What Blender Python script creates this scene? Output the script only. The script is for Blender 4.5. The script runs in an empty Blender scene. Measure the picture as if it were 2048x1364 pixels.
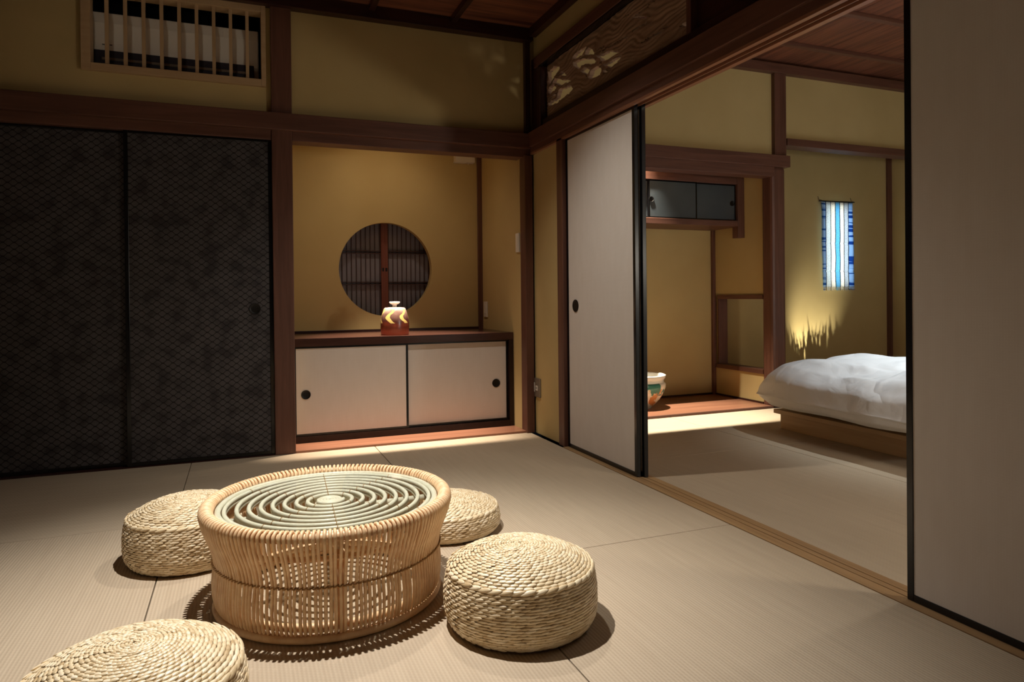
import bpy, bmesh, math, random
from mathutils import Vector, Matrix, noise

random.seed(7)
S = bpy.context.scene
COL = S.collection
PI = math.pi

# ------------------------------------------------------------------ camera
YAW, PITCH, ROLL = math.radians(21.6106), math.radians(-0.3628), math.radians(-0.5788)
F_PX, CY_PX, W_PX, H_PX = 1370.5, 600.9, 2048.0, 1364.0
EYE = Vector((0.0, 0.0, 0.86))
fw = Vector((math.sin(YAW) * math.cos(PITCH), math.cos(YAW) * math.cos(PITCH), math.sin(PITCH)))
rt = Vector((math.cos(YAW), -math.sin(YAW), 0.0))
up = rt.cross(fw)
rt2 = math.cos(ROLL) * rt + math.sin(ROLL) * up
up2 = -math.sin(ROLL) * rt + math.cos(ROLL) * up
cam_d = bpy.data.cameras.new('camera')
cam = bpy.data.objects.new('camera', cam_d)
COL.objects.link(cam)
cam_d.sensor_fit = 'HORIZONTAL'
cam_d.sensor_width = 36.0
cam_d.lens = 36.0 * F_PX / W_PX
cam_d.shift_x = 0.0
cam_d.shift_y = -(H_PX / 2 - CY_PX) / W_PX
cam_d.clip_start = 0.02
M = Matrix((rt2, up2, -fw)).transposed().to_4x4()
M.translation = EYE
cam.matrix_world = M
S.camera = cam

# ------------------------------------------------------------------ world, view
wd = bpy.data.worlds.new('night')
S.world = wd
wd.use_nodes = True
wd.node_tree.nodes['Background'].inputs[0].default_value = (0.5, 0.6, 0.8, 1)
wd.node_tree.nodes['Background'].inputs[1].default_value = 0.004
S.view_settings.view_transform = 'Standard'
S.view_settings.look = 'None'
S.view_settings.gamma = 1.0
S.view_settings.exposure = 0.0
S.cycles.use_denoising = True
S.cycles.max_bounces = 12
S.cycles.diffuse_bounces = 6
S.cycles.transparent_max_bounces = 16
S.cycles.sample_clamp_indirect = 4.0
S.cycles.caustics_reflective = False
S.cycles.caustics_refractive = False


# ------------------------------------------------------------------ lights
def spot(name, loc, aim, watt, deg, blend, radius, color):
    d = bpy.data.lights.new(name, 'SPOT')
    d.energy, d.spot_size, d.spot_blend, d.shadow_soft_size, d.color = watt, math.radians(deg), blend, radius, color
    o = bpy.data.objects.new(name, d)
    o.location = loc
    o.rotation_euler = (Vector(aim) - Vector(loc)).to_track_quat('-Z', 'Y').to_euler()
    COL.objects.link(o)
    return o


WARM = (1.0, 0.80, 0.57)
spot('ceiling_spotlight', (0.20, 2.03, 2.44), (0.18, 1.86, 0), 350, 74, 1.0, 0.012, (1.0, 0.955, 0.905))
spot('ceiling_spotlight', (0.85, 2.90, 2.44), (0.88, 2.75, 0), 75, 112, 0.9, 0.02, (1.0, 0.94, 0.85))
spot('alcove_downlight_and_fill', (0.90, 4.172, 2.28), (0.90, 4.19, 0), 800, 46, 0.95, 0.015, (1.0, 0.85, 0.69))
spot('alcove_downlight_and_fill', (0.90, 4.22, 2.32), (0.90, 4.40, 0.6), 16, 110, 1.0, 0.04, (1.0, 0.82, 0.62))  # added fill that lifts the alcove wall evenly
spot('recess_downlight', (2.62, 4.33, 2.30), (2.72, 4.06, 0), 900, 60, 0.9, 0.012, (1.0, 0.90, 0.72))
spot('bedroom_spotlight', (3.90, 2.35, 2.52), (4.15, 2.50, 0.4), 320, 80, 1.0, 0.02, (0.86, 0.96, 1.0))
spot('bedroom_spotlight', (2.5, 1.5, 2.52), (2.35, 1.8, 0.0), 22, 100, 1.0, 0.03, (1.0, 0.94, 0.84))
spot('floor_uplight', (4.66, 4.38, 0.10), (4.79, 4.765, 0.56), 44, 58, 0.8, 0.004, (1.0, 0.95, 0.74))


d_ = bpy.data.lights.new('bedroom_floor_lamp', 'POINT')
d_.energy, d_.shadow_soft_size, d_.color = 52, 0.12, (1.0, 0.91, 0.76)
o_ = bpy.data.objects.new('bedroom_floor_lamp', d_)
o_.location = (2.95, 0.20, 1.15)
COL.objects.link(o_)


def area_light(name, loc, aim, w, h, watt, color):
    d = bpy.data.lights.new(name, 'AREA')
    d.shape, d.size, d.size_y, d.energy, d.color = 'RECTANGLE', w, h, watt, color
    o = bpy.data.objects.new(name, d)
    o.location = loc
    o.rotation_euler = (Vector(aim) - Vector(loc)).to_track_quat('-Z', 'Y').to_euler()
    COL.objects.link(o)
    return o


area_light('cloth_backlight', (5.11, 4.85, 1.29), (5.11, 4.0, 1.29), 0.28, 0.70, 6.0, (0.72, 0.88, 1.0))  # added lamp behind the cloth to make it glow


# ------------------------------------------------------------------ materials
def lin(h):
    h = h.lstrip('#')
    out = []
    for i in (0, 2, 4):
        c = int(h[i:i + 2], 16) / 255
        out.append(c / 12.92 if c <= 0.04045 else ((c + 0.055) / 1.055) ** 2.4)
    return tuple(out) + (1.0,)


class NT:
    """small node helper"""
    def __init__(self, name):
        self.m = bpy.data.materials.new(name)
        self.m.use_nodes = True
        self.t = self.m.node_tree
        self.b = self.t.nodes['Principled BSDF']
        self.out = self.t.nodes['Material Output']

    def n(self, kind, **kw):
        x = self.t.nodes.new(kind)
        for k, v in kw.items():
            setattr(x, k, v)
        return x

    def l(self, a, b):
        self.t.links.new(a, b)

    def coord(self, scale=(1, 1, 1), out='Object'):
        tc = self.n('ShaderNodeTexCoord')
        mp = self.n('ShaderNodeMapping')
        mp.inputs['Scale'].default_value = scale
        self.l(tc.outputs[out], mp.inputs['Vector'])
        return mp.outputs['Vector']

    def noise(self, vec, scale, detail=3, rough=0.5, dist=0.0):
        x = self.n('ShaderNodeTexNoise')
        x.inputs['Scale'].default_value = scale
        x.inputs['Detail'].default_value = detail
        x.inputs['Roughness'].default_value = rough
        x.inputs['Distortion'].default_value = dist
        self.l(vec, x.inputs['Vector'])
        return x.outputs['Fac']

    def ramp(self, fac, stops):
        r = self.n('ShaderNodeValToRGB')
        e = r.color_ramp.elements
        while len(e) > 1:
            e.remove(e[-1])
        for i, (p, c) in enumerate(stops):
            el = e[0] if i == 0 else e.new(p)
            el.position = p
            el.color = c
        self.l(fac, r.inputs['Fac'])
        return r.outputs['Color']

    def math(self, op, a, b=None, c=None):
        x = self.n('ShaderNodeMath', operation=op)
        for i, v in enumerate((a, b, c)):
            if v is None:
                continue
            if isinstance(v, (int, float)):
                x.inputs[i].default_value = v
            else:
                self.l(v, x.inputs[i])
        return x.outputs[0]

    def mix(self, fac, a, b, blend='MIX'):
        x = self.n('ShaderNodeMix', data_type='RGBA', blend_type=blend)
        if isinstance(fac, (int, float)):
            x.inputs[0].default_value = fac
        else:
            self.l(fac, x.inputs[0])
        for i, v in ((6, a), (7, b)):
            if isinstance(v, tuple):
                x.inputs[i].default_value = v
            else:
                self.l(v, x.inputs[i])
        return x.outputs[2]

    def bump(self, h, strength=0.3, dist=0.002):
        x = self.n('ShaderNodeBump')
        x.inputs['Strength'].default_value = strength
        x.inputs['Distance'].default_value = dist
        self.l(h, x.inputs['Height'])
        self.l(x.outputs['Normal'], self.b.inputs['Normal'])

    def base(self, c, rough=0.6, metal=0.0, spec=0.5, coat=0.0):
        if isinstance(c, tuple):
            self.b.inputs['Base Color'].default_value = c
        else:
            self.l(c, self.b.inputs['Base Color'])
        self.b.inputs['Roughness'].default_value = rough
        self.b.inputs['Metallic'].default_value = metal
        self.b.inputs['Specular IOR Level'].default_value = spec
        self.b.inputs['Coat Weight'].default_value = coat
        return self.m

    def xyz(self, vec):
        s = self.n('ShaderNodeSeparateXYZ')
        self.l(vec, s.inputs[0])
        return s.outputs


def wood(name, c1, c2, axis, rough=0.45, grain=1.0, spec=0.4):
    t = NT(name)
    sc = [34.0 * grain] * 3
    sc[axis] = 2.0 * grain
    v = t.coord(tuple(sc))
    f = t.noise(v, 1.0, 5, 0.6, 0.6)
    col = t.ramp(f, [(0.3, lin(c1)), (0.7, lin(c2))])
    t.bump(f, 0.12, 0.001)
    return t.base(col, rough, 0, spec)


def plain(name, c, rough=0.6, metal=0.0, spec=0.5, var=0.06, scale=8.0):
    t = NT(name)
    f = t.noise(t.coord(), scale, 3)
    a = lin(c)
    lo = tuple(max(0, x * (1 - var)) for x in a[:3]) + (1,)
    hi = tuple(min(1, x * (1 + var)) for x in a[:3]) + (1,)
    return t.base(t.ramp(f, [(0.3, lo), (0.7, hi)]), rough, metal, spec)


MT = {}
WD1, WD2 = '#523429', '#6c483a'
for ax, nm in ((0, 'x'), (1, 'y'), (2, 'z')):
    MT['wood_' + nm] = wood('stained cedar ' + nm, WD1, WD2, ax)
    MT['pale_' + nm] = wood('pale sill wood ' + nm, '#8a6a48', '#a5835a', ax, 0.5)
    MT['hinoki_' + nm] = wood('new cypress ' + nm, '#ab8d68', '#bb9e79', ax, 0.55)
    MT['board_' + nm] = wood('ceiling plank ' + nm, '#4a2a20', '#8a5640', ax, 0.5, 0.8)
    MT['floorboard_' + nm] = wood('polished floorboard ' + nm, '#7e5440', '#976850', ax, 0.30, 0.7)
    MT['dark_' + nm] = wood('dark lacquered wood ' + nm, '#26120f', '#3d221c', ax, 0.28)

t = NT('ochre earth plaster')
f1 = t.noise(t.coord(), 3.0, 4)
f2 = t.noise(t.coord(), 420.0, 2)
col = t.ramp(f1, [(0.3, lin('#b6a06e')), (0.7, lin('#bda775'))])
t.bump(f2, 0.25, 0.001)
MT['plaster'] = t.base(col, 0.9, 0, 0.15)

t = NT('pale bounce walls')
MT['bounce_wall'] = t.base(t.ramp(t.noise(t.coord(), 3.0, 4), [(0.3, lin('#ccd0d4')), (0.7, lin('#d3d7db'))]), 0.9, 0, 0.1)  # pale cool tint given to unseen walls to bounce more light


def tatami(name, axis):
    """ribs run along axis; the ribs repeat across it"""
    t = NT(name)
    v = t.coord()
    s = t.xyz(v)
    across = s[1 - axis]
    along = s[axis]
    wav = t.math('SINE', t.math('MULTIPLY', across, 2 * PI / 0.0095))
    wob = t.math('SINE', t.math('ADD', t.math('MULTIPLY', along, 2 * PI / 0.012), t.math('MULTIPLY', t.math('FLOOR', t.math('DIVIDE', across, 0.0095)), 2.4)))
    h = t.math('ADD', t.math('MULTIPLY', wav, 0.5), t.math('MULTIPLY', wob, 0.18))
    sc = [60.0, 60.0, 1.0]
    sc[axis] = 3.0
    fine = t.noise(t.coord(tuple(sc)), 1.0, 3)
    big = t.noise(t.coord(), 1.3, 2)
    k = t.math('ADD', t.math('MULTIPLY', h, 0.16), t.math('ADD', t.math('MULTIPLY', fine, 0.30), t.math('MULTIPLY', big, 0.30)))
    col = t.ramp(k, [(0.05, lin('#a3917a')), (0.55, lin('#bdac94'))])
    t.bump(h, 0.35, 0.002)
    return t.base(col, 0.62, 0, 0.3)


MT['tatami_x'] = tatami('tatami ribs across', 0)
MT['tatami_y'] = tatami('tatami ribs along', 1)

t = NT('off white door paper')
v = t.coord((1, 1, 1))
s = t.xyz(v)
wv = t.math('ADD', t.math('SINE', t.math('MULTIPLY', s[2], 900)), t.math('SINE', t.math('MULTIPLY', t.math('ADD', s[0], s[1]), 900)))
f = t.noise(t.coord((6, 6, 2)), 4.0, 4)
k = t.math('ADD', t.math('MULTIPLY', f, 0.35), t.math('MULTIPLY', wv, 0.03))
MT['paper'] = t.base(t.ramp(k, [(0.0, lin('#cdc3b9')), (0.4, lin('#d6cec6'))]), 0.75, 0, 0.2)

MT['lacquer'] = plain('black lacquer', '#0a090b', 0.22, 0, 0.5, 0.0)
MT['iron'] = plain('dark metal pull', '#14110f', 0.4, 0.2, 0.4, 0.1)
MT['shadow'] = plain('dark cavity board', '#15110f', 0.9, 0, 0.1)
MT['white_plastic'] = plain('white plastic', '#d8d2c8', 0.4, 0, 0.4, 0.02)
MT['grey_plate'] = plain('brushed grey plate', '#8d8374', 0.4, 0.5, 0.4, 0.03)
MT['ac_white'] = plain('air conditioner white', '#e9e2d6', 0.45, 0, 0.4, 0.02)
MT['ac_dark'] = plain('air conditioner louver', '#34323a', 0.35, 0, 0.5, 0.05)
t = NT('white cotton')
v = t.coord()
wn = t.n('ShaderNodeTexNoise')
wn.inputs['Scale'].default_value = 1.6
wn.inputs['Detail'].default_value = 2
t.l(v, wn.inputs['Vector'])
mp = t.n('ShaderNodeMix', data_type='VECTOR')
mp.inputs[0].default_value = 0.35
t.l(v, mp.inputs[4])
t.l(wn.outputs['Color'], mp.inputs[5])
w1_ = t.noise(mp.outputs[1], 3.6, 2, 0.5, 0.5)
w2_ = t.noise(mp.outputs[1], 15.0, 2, 0.5, 0.3)
rd = t.math('ABSOLUTE', t.math('SUBTRACT', w1_, 0.5))
rd2 = t.math('ABSOLUTE', t.math('SUBTRACT', w2_, 0.5))
t.bump(t.math('ADD', t.math('MULTIPLY', rd, 1.0), t.math('MULTIPLY', rd2, 0.12)), 0.6, 0.10)
MT['cotton'] = t.base(lin('#d9d8d8'), 0.85, 0, 0.15)
MT['sheet'] = plain('cream cotton sheet', '#d3c8b8', 0.85, 0, 0.15, 0.03, 30)
MT['silver_paper'] = plain('dark slate cabinet paper', '#4d5459', 0.28, 0.25, 0.5, 0.08, 5)

# fusuma with fishing net pattern
t = NT('dark net pattern paper')
s = t.xyz(t.coord())
u = t.math('COSINE', t.math('MULTIPLY', s[0], 2 * PI / 0.0475))
vv = t.math('DIVIDE', s[2], 0.0172)
au = t.math('MULTIPLY', u, 0.47)
d1 = t.math('PINGPONG', t.math('SUBTRACT', vv, au), 1.0)
d2 = t.math('PINGPONG', t.math('SUBTRACT', t.math('ADD', vv, au), 1.0), 1.0)
dd = t.math('MINIMUM', d1, d2)
node = t.math('ADD', d1, d2)
line = t.math('MAXIMUM', t.math('LESS_THAN', dd, 0.12), t.math('LESS_THAN', node, 0.38))
patch = t.noise(t.coord((1, 1, 1.0)), 13.0, 1, 0.4)
cell = t.ramp(patch, [(0.34, lin('#332f31')), (0.5, lin('#474344')), (0.7, lin('#4d494a'))])
MT['net'] = t.base(t.mix(line, cell, lin('#0c0b0d')), 0.55, 0, 0.35)

# rattan, straw, glass
t = NT('honey rattan cane')
f = t.noise(t.coord(), 35.0, 3)
MT['rattan'] = t.base(t.ramp(f, [(0.3, lin('#d8b084')), (0.7, lin('#ebcca2'))]), 0.42, 0, 0.4)
t = NT('pale green cane')
f = t.noise(t.coord(), 30.0, 3)
MT['green_cane'] = t.base(t.ramp(f, [(0.3, lin('#e2dcc4')), (0.7, lin('#ece7d4'))]), 0.35, 0, 0.45)
MT['tie'] = plain('tan binding', '#a8814e', 0.6)

t = NT('woven straw')
at = t.n('ShaderNodeAttribute')
at.attribute_name = 'tone'
f = t.noise(t.coord((1, 1, 1)), 160.0, 3)
k = t.math('ADD', t.math('MULTIPLY', at.outputs['Fac'], 0.65), t.math('MULTIPLY', f, 0.35))
MT['straw'] = t.base(t.ramp(k, [(0.1, lin('#b0956c')), (0.45, lin('#dbc6a0')), (0.85, lin('#eddfc3'))]), 0.36, 0, 0.55)

m = bpy.data.materials.new('clear table glass')
m.use_nodes = True
nt = m.node_tree
nt.nodes.clear()
o_ = nt.nodes.new('ShaderNodeOutputMaterial')
tr = nt.nodes.new('ShaderNodeBsdfTransparent')
tr.inputs[0].default_value = (0.985, 0.995, 0.98, 1)
gl = nt.nodes.new('ShaderNodeBsdfGlossy')
gl.inputs['Roughness'].default_value = 0.03
lw = nt.nodes.new('ShaderNodeLayerWeight')
lw.inputs['Blend'].default_value = 0.5
pw = nt.nodes.new('ShaderNodeMath')
pw.operation = 'POWER'
pw.inputs[1].default_value = 4.0
nt.links.new(lw.outputs['Facing'], pw.inputs[0])
fr = nt.nodes.new('ShaderNodeMath')
fr.operation = 'MULTIPLY_ADD'
fr.inputs[1].default_value = 0.55
fr.inputs[2].default_value = 0.025
nt.links.new(pw.outputs[0], fr.inputs[0])
mx = nt.nodes.new('ShaderNodeMixShader')
nt.links.new(fr.outputs[0], mx.inputs[0])
nt.links.new(tr.outputs[0], mx.inputs[1])
nt.links.new(gl.outputs[0], mx.inputs[2])
nt.links.new(mx.outputs[0], o_.inputs[0])
MT['glass'] = m

# vase glaze
t = NT('brown glazed stoneware with yellow strokes')
v = t.coord()
s = t.xyz(v)
ang = t.math('ARCTAN2', s[1], s[0])
sw = t.math('ADD', t.math('MULTIPLY', ang, 0.95), t.math('MULTIPLY', t.math('SINE', t.math('MULTIPLY', s[2], 70.0)), 0.22))
fr_ = t.math('PINGPONG', sw, 0.5)
inz = t.math('MULTIPLY', t.math('GREATER_THAN', s[2], 0.075), t.math('LESS_THAN', s[2], 0.163))
stroke = t.math('MULTIPLY', t.math('LESS_THAN', fr_, t.math('MULTIPLY', t.noise(v, 25.0, 2), 0.30)), inz)
zr = t.math('ADD', t.math('MULTIPLY', s[2], 5.0), t.math('MULTIPLY', t.noise(v, 18.0, 3), 0.35))
body = t.ramp(zr, [(0.3, lin('#b0573c')), (0.5, lin('#7a3524')), (0.62, lin('#4a2622')), (0.82, lin('#7b5a4e')), (1.0, lin('#b49a8c'))])
MT['glaze'] = t.base(t.mix(stroke, body, lin('#dcc070')), 0.25, 0, 0.5)

t = NT('white glaze with green and orange leaves')
v = t.coord()
s = t.xyz(v)
n1 = t.noise(v, 9.0, 2)
n2 = t.noise(t.coord((1, 1, 0.4)), 22.0, 2)
c0 = t.ramp(n1, [(0.42, lin('#e4ddd0')), (0.5, lin('#cfd0bd'))])
c1 = t.mix(t.math('MULTIPLY', t.math('GREATER_THAN', n1, 0.53), t.math('GREATER_THAN', s[2], 0.10)), c0, lin('#3f7a6c'))
c2 = t.mix(t.math('MULTIPLY', t.math('GREATER_THAN', n2, 0.57), t.math('LESS_THAN', s[2], 0.15)), c1, lin('#bd8350'))
MT['bowl_glaze'] = t.base(c2, 0.2, 0, 0.5)
MT['white_glaze'] = plain('white ceramic glaze', '#e3e0d8', 0.2, 0, 0.5, 0.02)

# tapestry: translucent striped cloth
m = bpy.data.materials.new('blue and white striped cloth')
m.use_nodes = True
t = NT.__new__(NT)
t.m, t.t = m, m.node_tree
t.b, t.out = t.t.nodes['Principled BSDF'], t.t.nodes['Material Output']
s = t.xyz(t.coord())
xx = t.math('DIVIDE', t.math('ADD', s[0], 0.1925), 0.385)
r_ = t.n('ShaderNodeValToRGB')
r_.color_ramp.interpolation = 'CONSTANT'
t.l(xx, r_.inputs['Fac'])
els = r_.color_ramp.elements
stops = [(0.0, '#3a70b0'), (0.145, '#d9dcdc'), (0.30, '#efe9df'), (0.445, '#8ec4dc'), (0.585, '#efe9df'), (0.715, '#c9cccf'), (0.855, '#3a70b0')]
while len(els) > 1:
    els.remove(els[-1])
for i, (p, c) in enumerate(stops):
    e_ = els[0] if i == 0 else els.new(p)
    e_.position, e_.color = p, lin(c)
pat = t.noise(t.coord((130, 1, 190)), 1.0, 2)
rows = t.noise(t.coord((0.8, 1, 26)), 1.0, 3)
spk = t.math('MULTIPLY', t.math('GREATER_THAN', pat, 0.57), 0.6)
col = t.mix(spk, r_.outputs[0], lin('#5d6468'))
edge = t.math('GREATER_THAN', t.math('ABSOLUTE', t.math('SUBTRACT', xx, 0.5)), 0.355)
col = t.mix(t.math('MULTIPLY', edge, t.math('GREATER_THAN', rows, 0.47)), col, lin('#a9c0d8'))
lines = None
for p in (0.145, 0.30, 0.445, 0.585, 0.715, 0.855):
    q = t.math('LESS_THAN', t.math('ABSOLUTE', t.math('SUBTRACT', xx, p)), 0.010)
    lines = q if lines is None else t.math('MAXIMUM', lines, q)
col = t.mix(lines, col, lin('#27323c'))
t.base(col, 0.85, 0, 0.1)
tl = t.n('ShaderNodeBsdfTranslucent')
t.l(col, tl.inputs[0])
mxs = t.n('ShaderNodeMixShader')
mxs.inputs[0].default_value = 0.6
t.l(t.b.outputs[0], mxs.inputs[1])
t.l(tl.outputs[0], mxs.inputs[2])
t.l(mxs.outputs[0], t.out.inputs[0])
MT['tapestry'] = m

t = NT('carved cedar panel')
v = t.coord((3, 3, 30))
f = t.noise(v, 1.0, 4, 0.6, 1.5)
MT['carved'] = t.base(t.ramp(f, [(0.3, lin('#7a5d4a')), (0.7, lin('#a98b72'))]), 0.5, 0, 0.3)

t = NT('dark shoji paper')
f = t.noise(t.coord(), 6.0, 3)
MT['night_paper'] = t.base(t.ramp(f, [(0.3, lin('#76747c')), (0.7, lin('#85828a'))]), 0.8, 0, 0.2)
MT['shoji_red'] = wood('red brown shoji wood', '#6b3a2c', '#7d4736', 2)
MT['lattice'] = wood('dark lattice wood', '#3a2420', '#4a2f29', 2)
MT['grass'] = plain('dry grass', '#8d8a4a', 0.7)


# ------------------------------------------------------------------ mesh builder
class MB:
    def __init__(self):
        self.v, self.f, self.mi, self.tone = [], [], [], []

    def box(self, x0, x1, y0, y1, z0, z1, mi=0):
        b = len(self.v)
        for z in (z0, z1):
            self.v += [(x0, y0, z), (x1, y0, z), (x1, y1, z), (x0, y1, z)]
        for q in ((3, 2, 1, 0), (4, 5, 6, 7), (0, 1, 5, 4), (1, 2, 6, 5), (2, 3, 7, 6), (3, 0, 4, 7)):
            self.f.append(tuple(b + i for i in q))
            self.mi.append(mi)
        return self

    def tube(self, pts, r, n=8, closed=False, mi=0, taper=None):
        pts = [Vector(p) for p in pts]
        N = len(pts)
        b = len(self.v)
        prev = None
        for i, p in enumerate(pts):
            if closed:
                d = pts[(i + 1) % N] - pts[i - 1]
            else:
                d = pts[min(i + 1, N - 1)] - pts[max(i - 1, 0)]
            d.normalize()
            if prev is None:
                a = Vector((0, 0, 1)) if abs(d.z) < 0.9 else Vector((1, 0, 0))
                nrm = d.cross(a).normalized()
            else:
                nrm = (prev - d * prev.dot(d))
                nrm = nrm.normalized() if nrm.length > 1e-6 else d.orthogonal().normalized()
            prev = nrm
            bn = d.cross(nrm)
            rr = r if taper is None else r * taper[i]
            for k in range(n):
                a = 2 * PI * k / n
                self.v.append(tuple(p + (nrm * math.cos(a) + bn * math.sin(a)) * rr))
        m = N if closed else N - 1
        for i in range(m):
            j = (i + 1) % N
            for k in range(n):
                k2 = (k + 1) % n
                self.f.append((b + i * n + k, b + i * n + k2, b + j * n + k2, b + j * n + k))
                self.mi.append(mi)
        if not closed:
            self.f.append(tuple(b + k for k in reversed(range(n))))
            self.f.append(tuple(b + (N - 1) * n + k for k in range(n)))
            self.mi += [mi, mi]
        return self

    def ring(self, c, R, r, seg=96, n=10, rz=None, mi=0):
        b = len(self.v)
        rz = rz or r
        for i in range(seg):
            a = 2 * PI * i / seg
            for k in range(n):
                t_ = 2 * PI * k / n
                rr = R + r * math.cos(t_)
                self.v.append((c[0] + rr * math.cos(a), c[1] + rr * math.sin(a), c[2] + rz * math.sin(t_)))
        for i in range(seg):
            j = (i + 1) % seg
            for k in range(n):
                k2 = (k + 1) % n
                self.f.append((b + i * n + k, b + j * n + k, b + j * n + k2, b + i * n + k2))
                self.mi.append(mi)
        return self

    def lathe(self, prof, c=(0, 0, 0), seg=64, mi=0):
        b = len(self.v)
        n = len(prof)
        for i in range(seg):
            a = 2 * PI * i / seg
            for r, z in prof:
                self.v.append((c[0] + r * math.cos(a), c[1] + r * math.sin(a), c[2] + z))
        for i in range(seg):
            j = (i + 1) % seg
            for k in range(n - 1):
                self.f.append((b + i * n + k, b + j * n + k, b + j * n + k + 1, b + i * n + k + 1))
                self.mi.append(mi)
        return self

    def prism(self, poly, axis, a0, a1, mi=0):
        """poly in the two other axes, extruded along axis"""
        b = len(self.v)
        n = len(poly)
        for a in (a0, a1):
            for p in poly:
                q = list(p)
                q.insert(axis, a)
                self.v.append(tuple(q))
        self.f.append(tuple(b + i for i in range(n)))
        self.f.append(tuple(b + n + i for i in reversed(range(n))))
        self.mi += [mi, mi]
        for i in range(n):
            j = (i + 1) % n
            self.f.append((b + i, b + n + i, b + n + j, b + j))
            self.mi.append(mi)
        return self

    def disc_y(self, c, r, y0, y1, n=32, mi=0):
        return self.prism([(c[0] + r * math.cos(2 * PI * i / n), c[1] + r * math.sin(2 * PI * i / n)) for i in range(n)], 1, y0, y1, mi)

    def build(self, name, mats, parent=None, smooth=False, bevel=0.0, origin=None, seg=2):
        org = Vector(origin) if origin else (parent_world(parent) if parent else Vector((0, 0, 0)))
        me = bpy.data.meshes.new(name)
        me.from_pydata([(x - org.x, y - org.y, z - org.z) for x, y, z in self.v], [], self.f)
        if not isinstance(mats, (list, tuple)):
            mats = [mats]
        for q in mats:
            me.materials.append(q)
        if len(mats) > 1:
            me.polygons.foreach_set('material_index', self.mi)
        if self.tone:
            at = me.attributes.new('tone', 'FLOAT', 'POINT')
            at.data.foreach_set('value', self.tone)
        bm = bmesh.new()
        bm.from_mesh(me)
        bmesh.ops.recalc_face_normals(bm, faces=bm.faces)
        bm.to_mesh(me)
        bm.free()
        if smooth:
            me.polygons.foreach_set('use_smooth', [True] * len(me.polygons))
        o = bpy.data.objects.new(name, me)
        COL.objects.link(o)
        if parent:
            o.parent = parent
        else:
            o.location = org
        if smooth and smooth != 'all':
            bpy.context.view_layer.objects.active = o
            try:
                me.set_sharp_from_angle(angle=math.radians(40))
            except Exception:
                pass
        if bevel:
            md = o.modifiers.new('soft edges', 'BEVEL')
            md.width, md.segments, md.limit_method = bevel, seg, 'ANGLE'
        return o


def parent_world(o):
    p = Vector((0, 0, 0))
    while o is not None:
        p = p + Vector(o.location)
        o = o.parent
    return p


def tag(o, label, cat, group=None):
    o['label'], o['category'] = label, cat
    if group:
        o['group'] = group
    return o


def thing(name, label, cat, loc, group=None):
    o = bpy.data.objects.new(name, None)
    o.empty_display_size = 0.1
    COL.objects.link(o)
    o.location = loc
    return tag(o, label, cat, group)


def struct(o, label=None, cat=None):
    o['kind'] = 'structure'
    if label:
        o['label'] = label
        o['category'] = cat or 'structure'
    return o


def sroot(name, loc, label, cat):
    o = bpy.data.objects.new(name, None)
    COL.objects.link(o)
    o.location = loc
    return struct(o, label, cat)


_tn = [0]


def trim(mb, mat, label, bevel=0.003):
    _tn[0] += 1
    return struct(mb.build('trim_%d' % _tn[0], mat, bevel=bevel), label, 'trim')


# ================================================================== ROOM SHELL
YA, XB = 3.97, 1.71            # front faces of the two visible walls
XL, YF = -1.35, -1.75          # unseen left wall and the wall behind the camera
ZC = 2.53


def mats_floor(rects, zb=-0.03):
    mb = MB()
    g = 0.0016
    for x0, x1, y0, y1, ax in rects:
        mb.box(x0 + g, x1 - g, y0 + g, y1 - g, zb, 0.0, ax)
    return mb


rects = [(XL, -0.25, 2.93, YA, 0), (-0.25, 0.712, 2.93, YA, 0), (0.712, 1.69, 2.076, YA, 1), (0.712, 1.69, 0.18, 2.076, 1),
         (-0.25, 0.712, 1.02, 2.93, 1), (-1.21, -0.25, 1.02, 2.93, 1), (XL, -1.21, 1.02, 2.93, 1),
         (XL, 0.712, 0.06, 1.02, 0), (XL, 0.18, YF, 0.06, 1), (0.18, 1.69, YF, 0.06, 0), (0.712, 1.69, 0.06, 0.18, 0)]
fl = mats_floor(rects)
fl.box(XL, 1.69, YF, YA, -0.06, -0.031, 2)
struct(fl.build('floor', [MT['tatami_x'], MT['tatami_y'], MT['shadow']], bevel=0.0015), 'borderless beige tatami mats around the rattan table', 'floor')
rects = [(1.80, 2.786, 3.06, 4.05, 0), (2.786, 4.70, 3.06, 4.05, 0), (1.80, 2.786, 1.10, 3.06, 1), (2.786, 3.75, 1.10, 3.06, 1), (3.75, 6.3, 1.10, 3.06, 1),
         (4.70, 6.3, 3.06, 4.05, 0), (1.80, 6.3, -0.8, 1.10, 0)]
fl = mats_floor(rects)
fl.box(1.80, 6.3, -0.8, 4.05, -0.06, -0.031, 2)
struct(fl.build('floor', [MT['tatami_x'], MT['tatami_y'], MT['shadow']], bevel=0.0015), 'beige tatami mats of the bedroom around the bed', 'floor')

# ceilings: planks with battens
mb = MB()
y = YF
ys = [3.64 - 0.335 * k for k in range(16)]
edges = [YA + 0.02] + ys
for a, b in zip(edges[:-1], edges[1:]):
    if a > YF:
        mb.box(XL, 1.75, max(b, YF) + 0.0015, a - 0.0015, ZC, ZC + 0.02)
mb.box(XL, 1.75, YF, YA + 0.02, ZC + 0.02, ZC + 0.04)
struct(mb.build('ceiling', MT['board_x']), 'dark grained plank ceiling above the rattan table', 'ceiling')
for xb in (0.716, 1.20, 0.232, -0.252, -0.736, -1.22):
    trim(MB().box(xb - 0.018, xb + 0.018, YF, YA + 0.0, ZC - 0.032, ZC), MT['dark_y'], 'narrow dark ceiling batten running toward the alcove wall')
mb = MB()
xs = [1.76 + 0.0] + [2.24 + 0.333 * k for k in range(13)]
for a, b in zip(xs[:-1], xs[1:]):
    mb.box(a + 0.0015, b - 0.0015, -0.8, 4.1, 2.60, 2.62)
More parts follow.
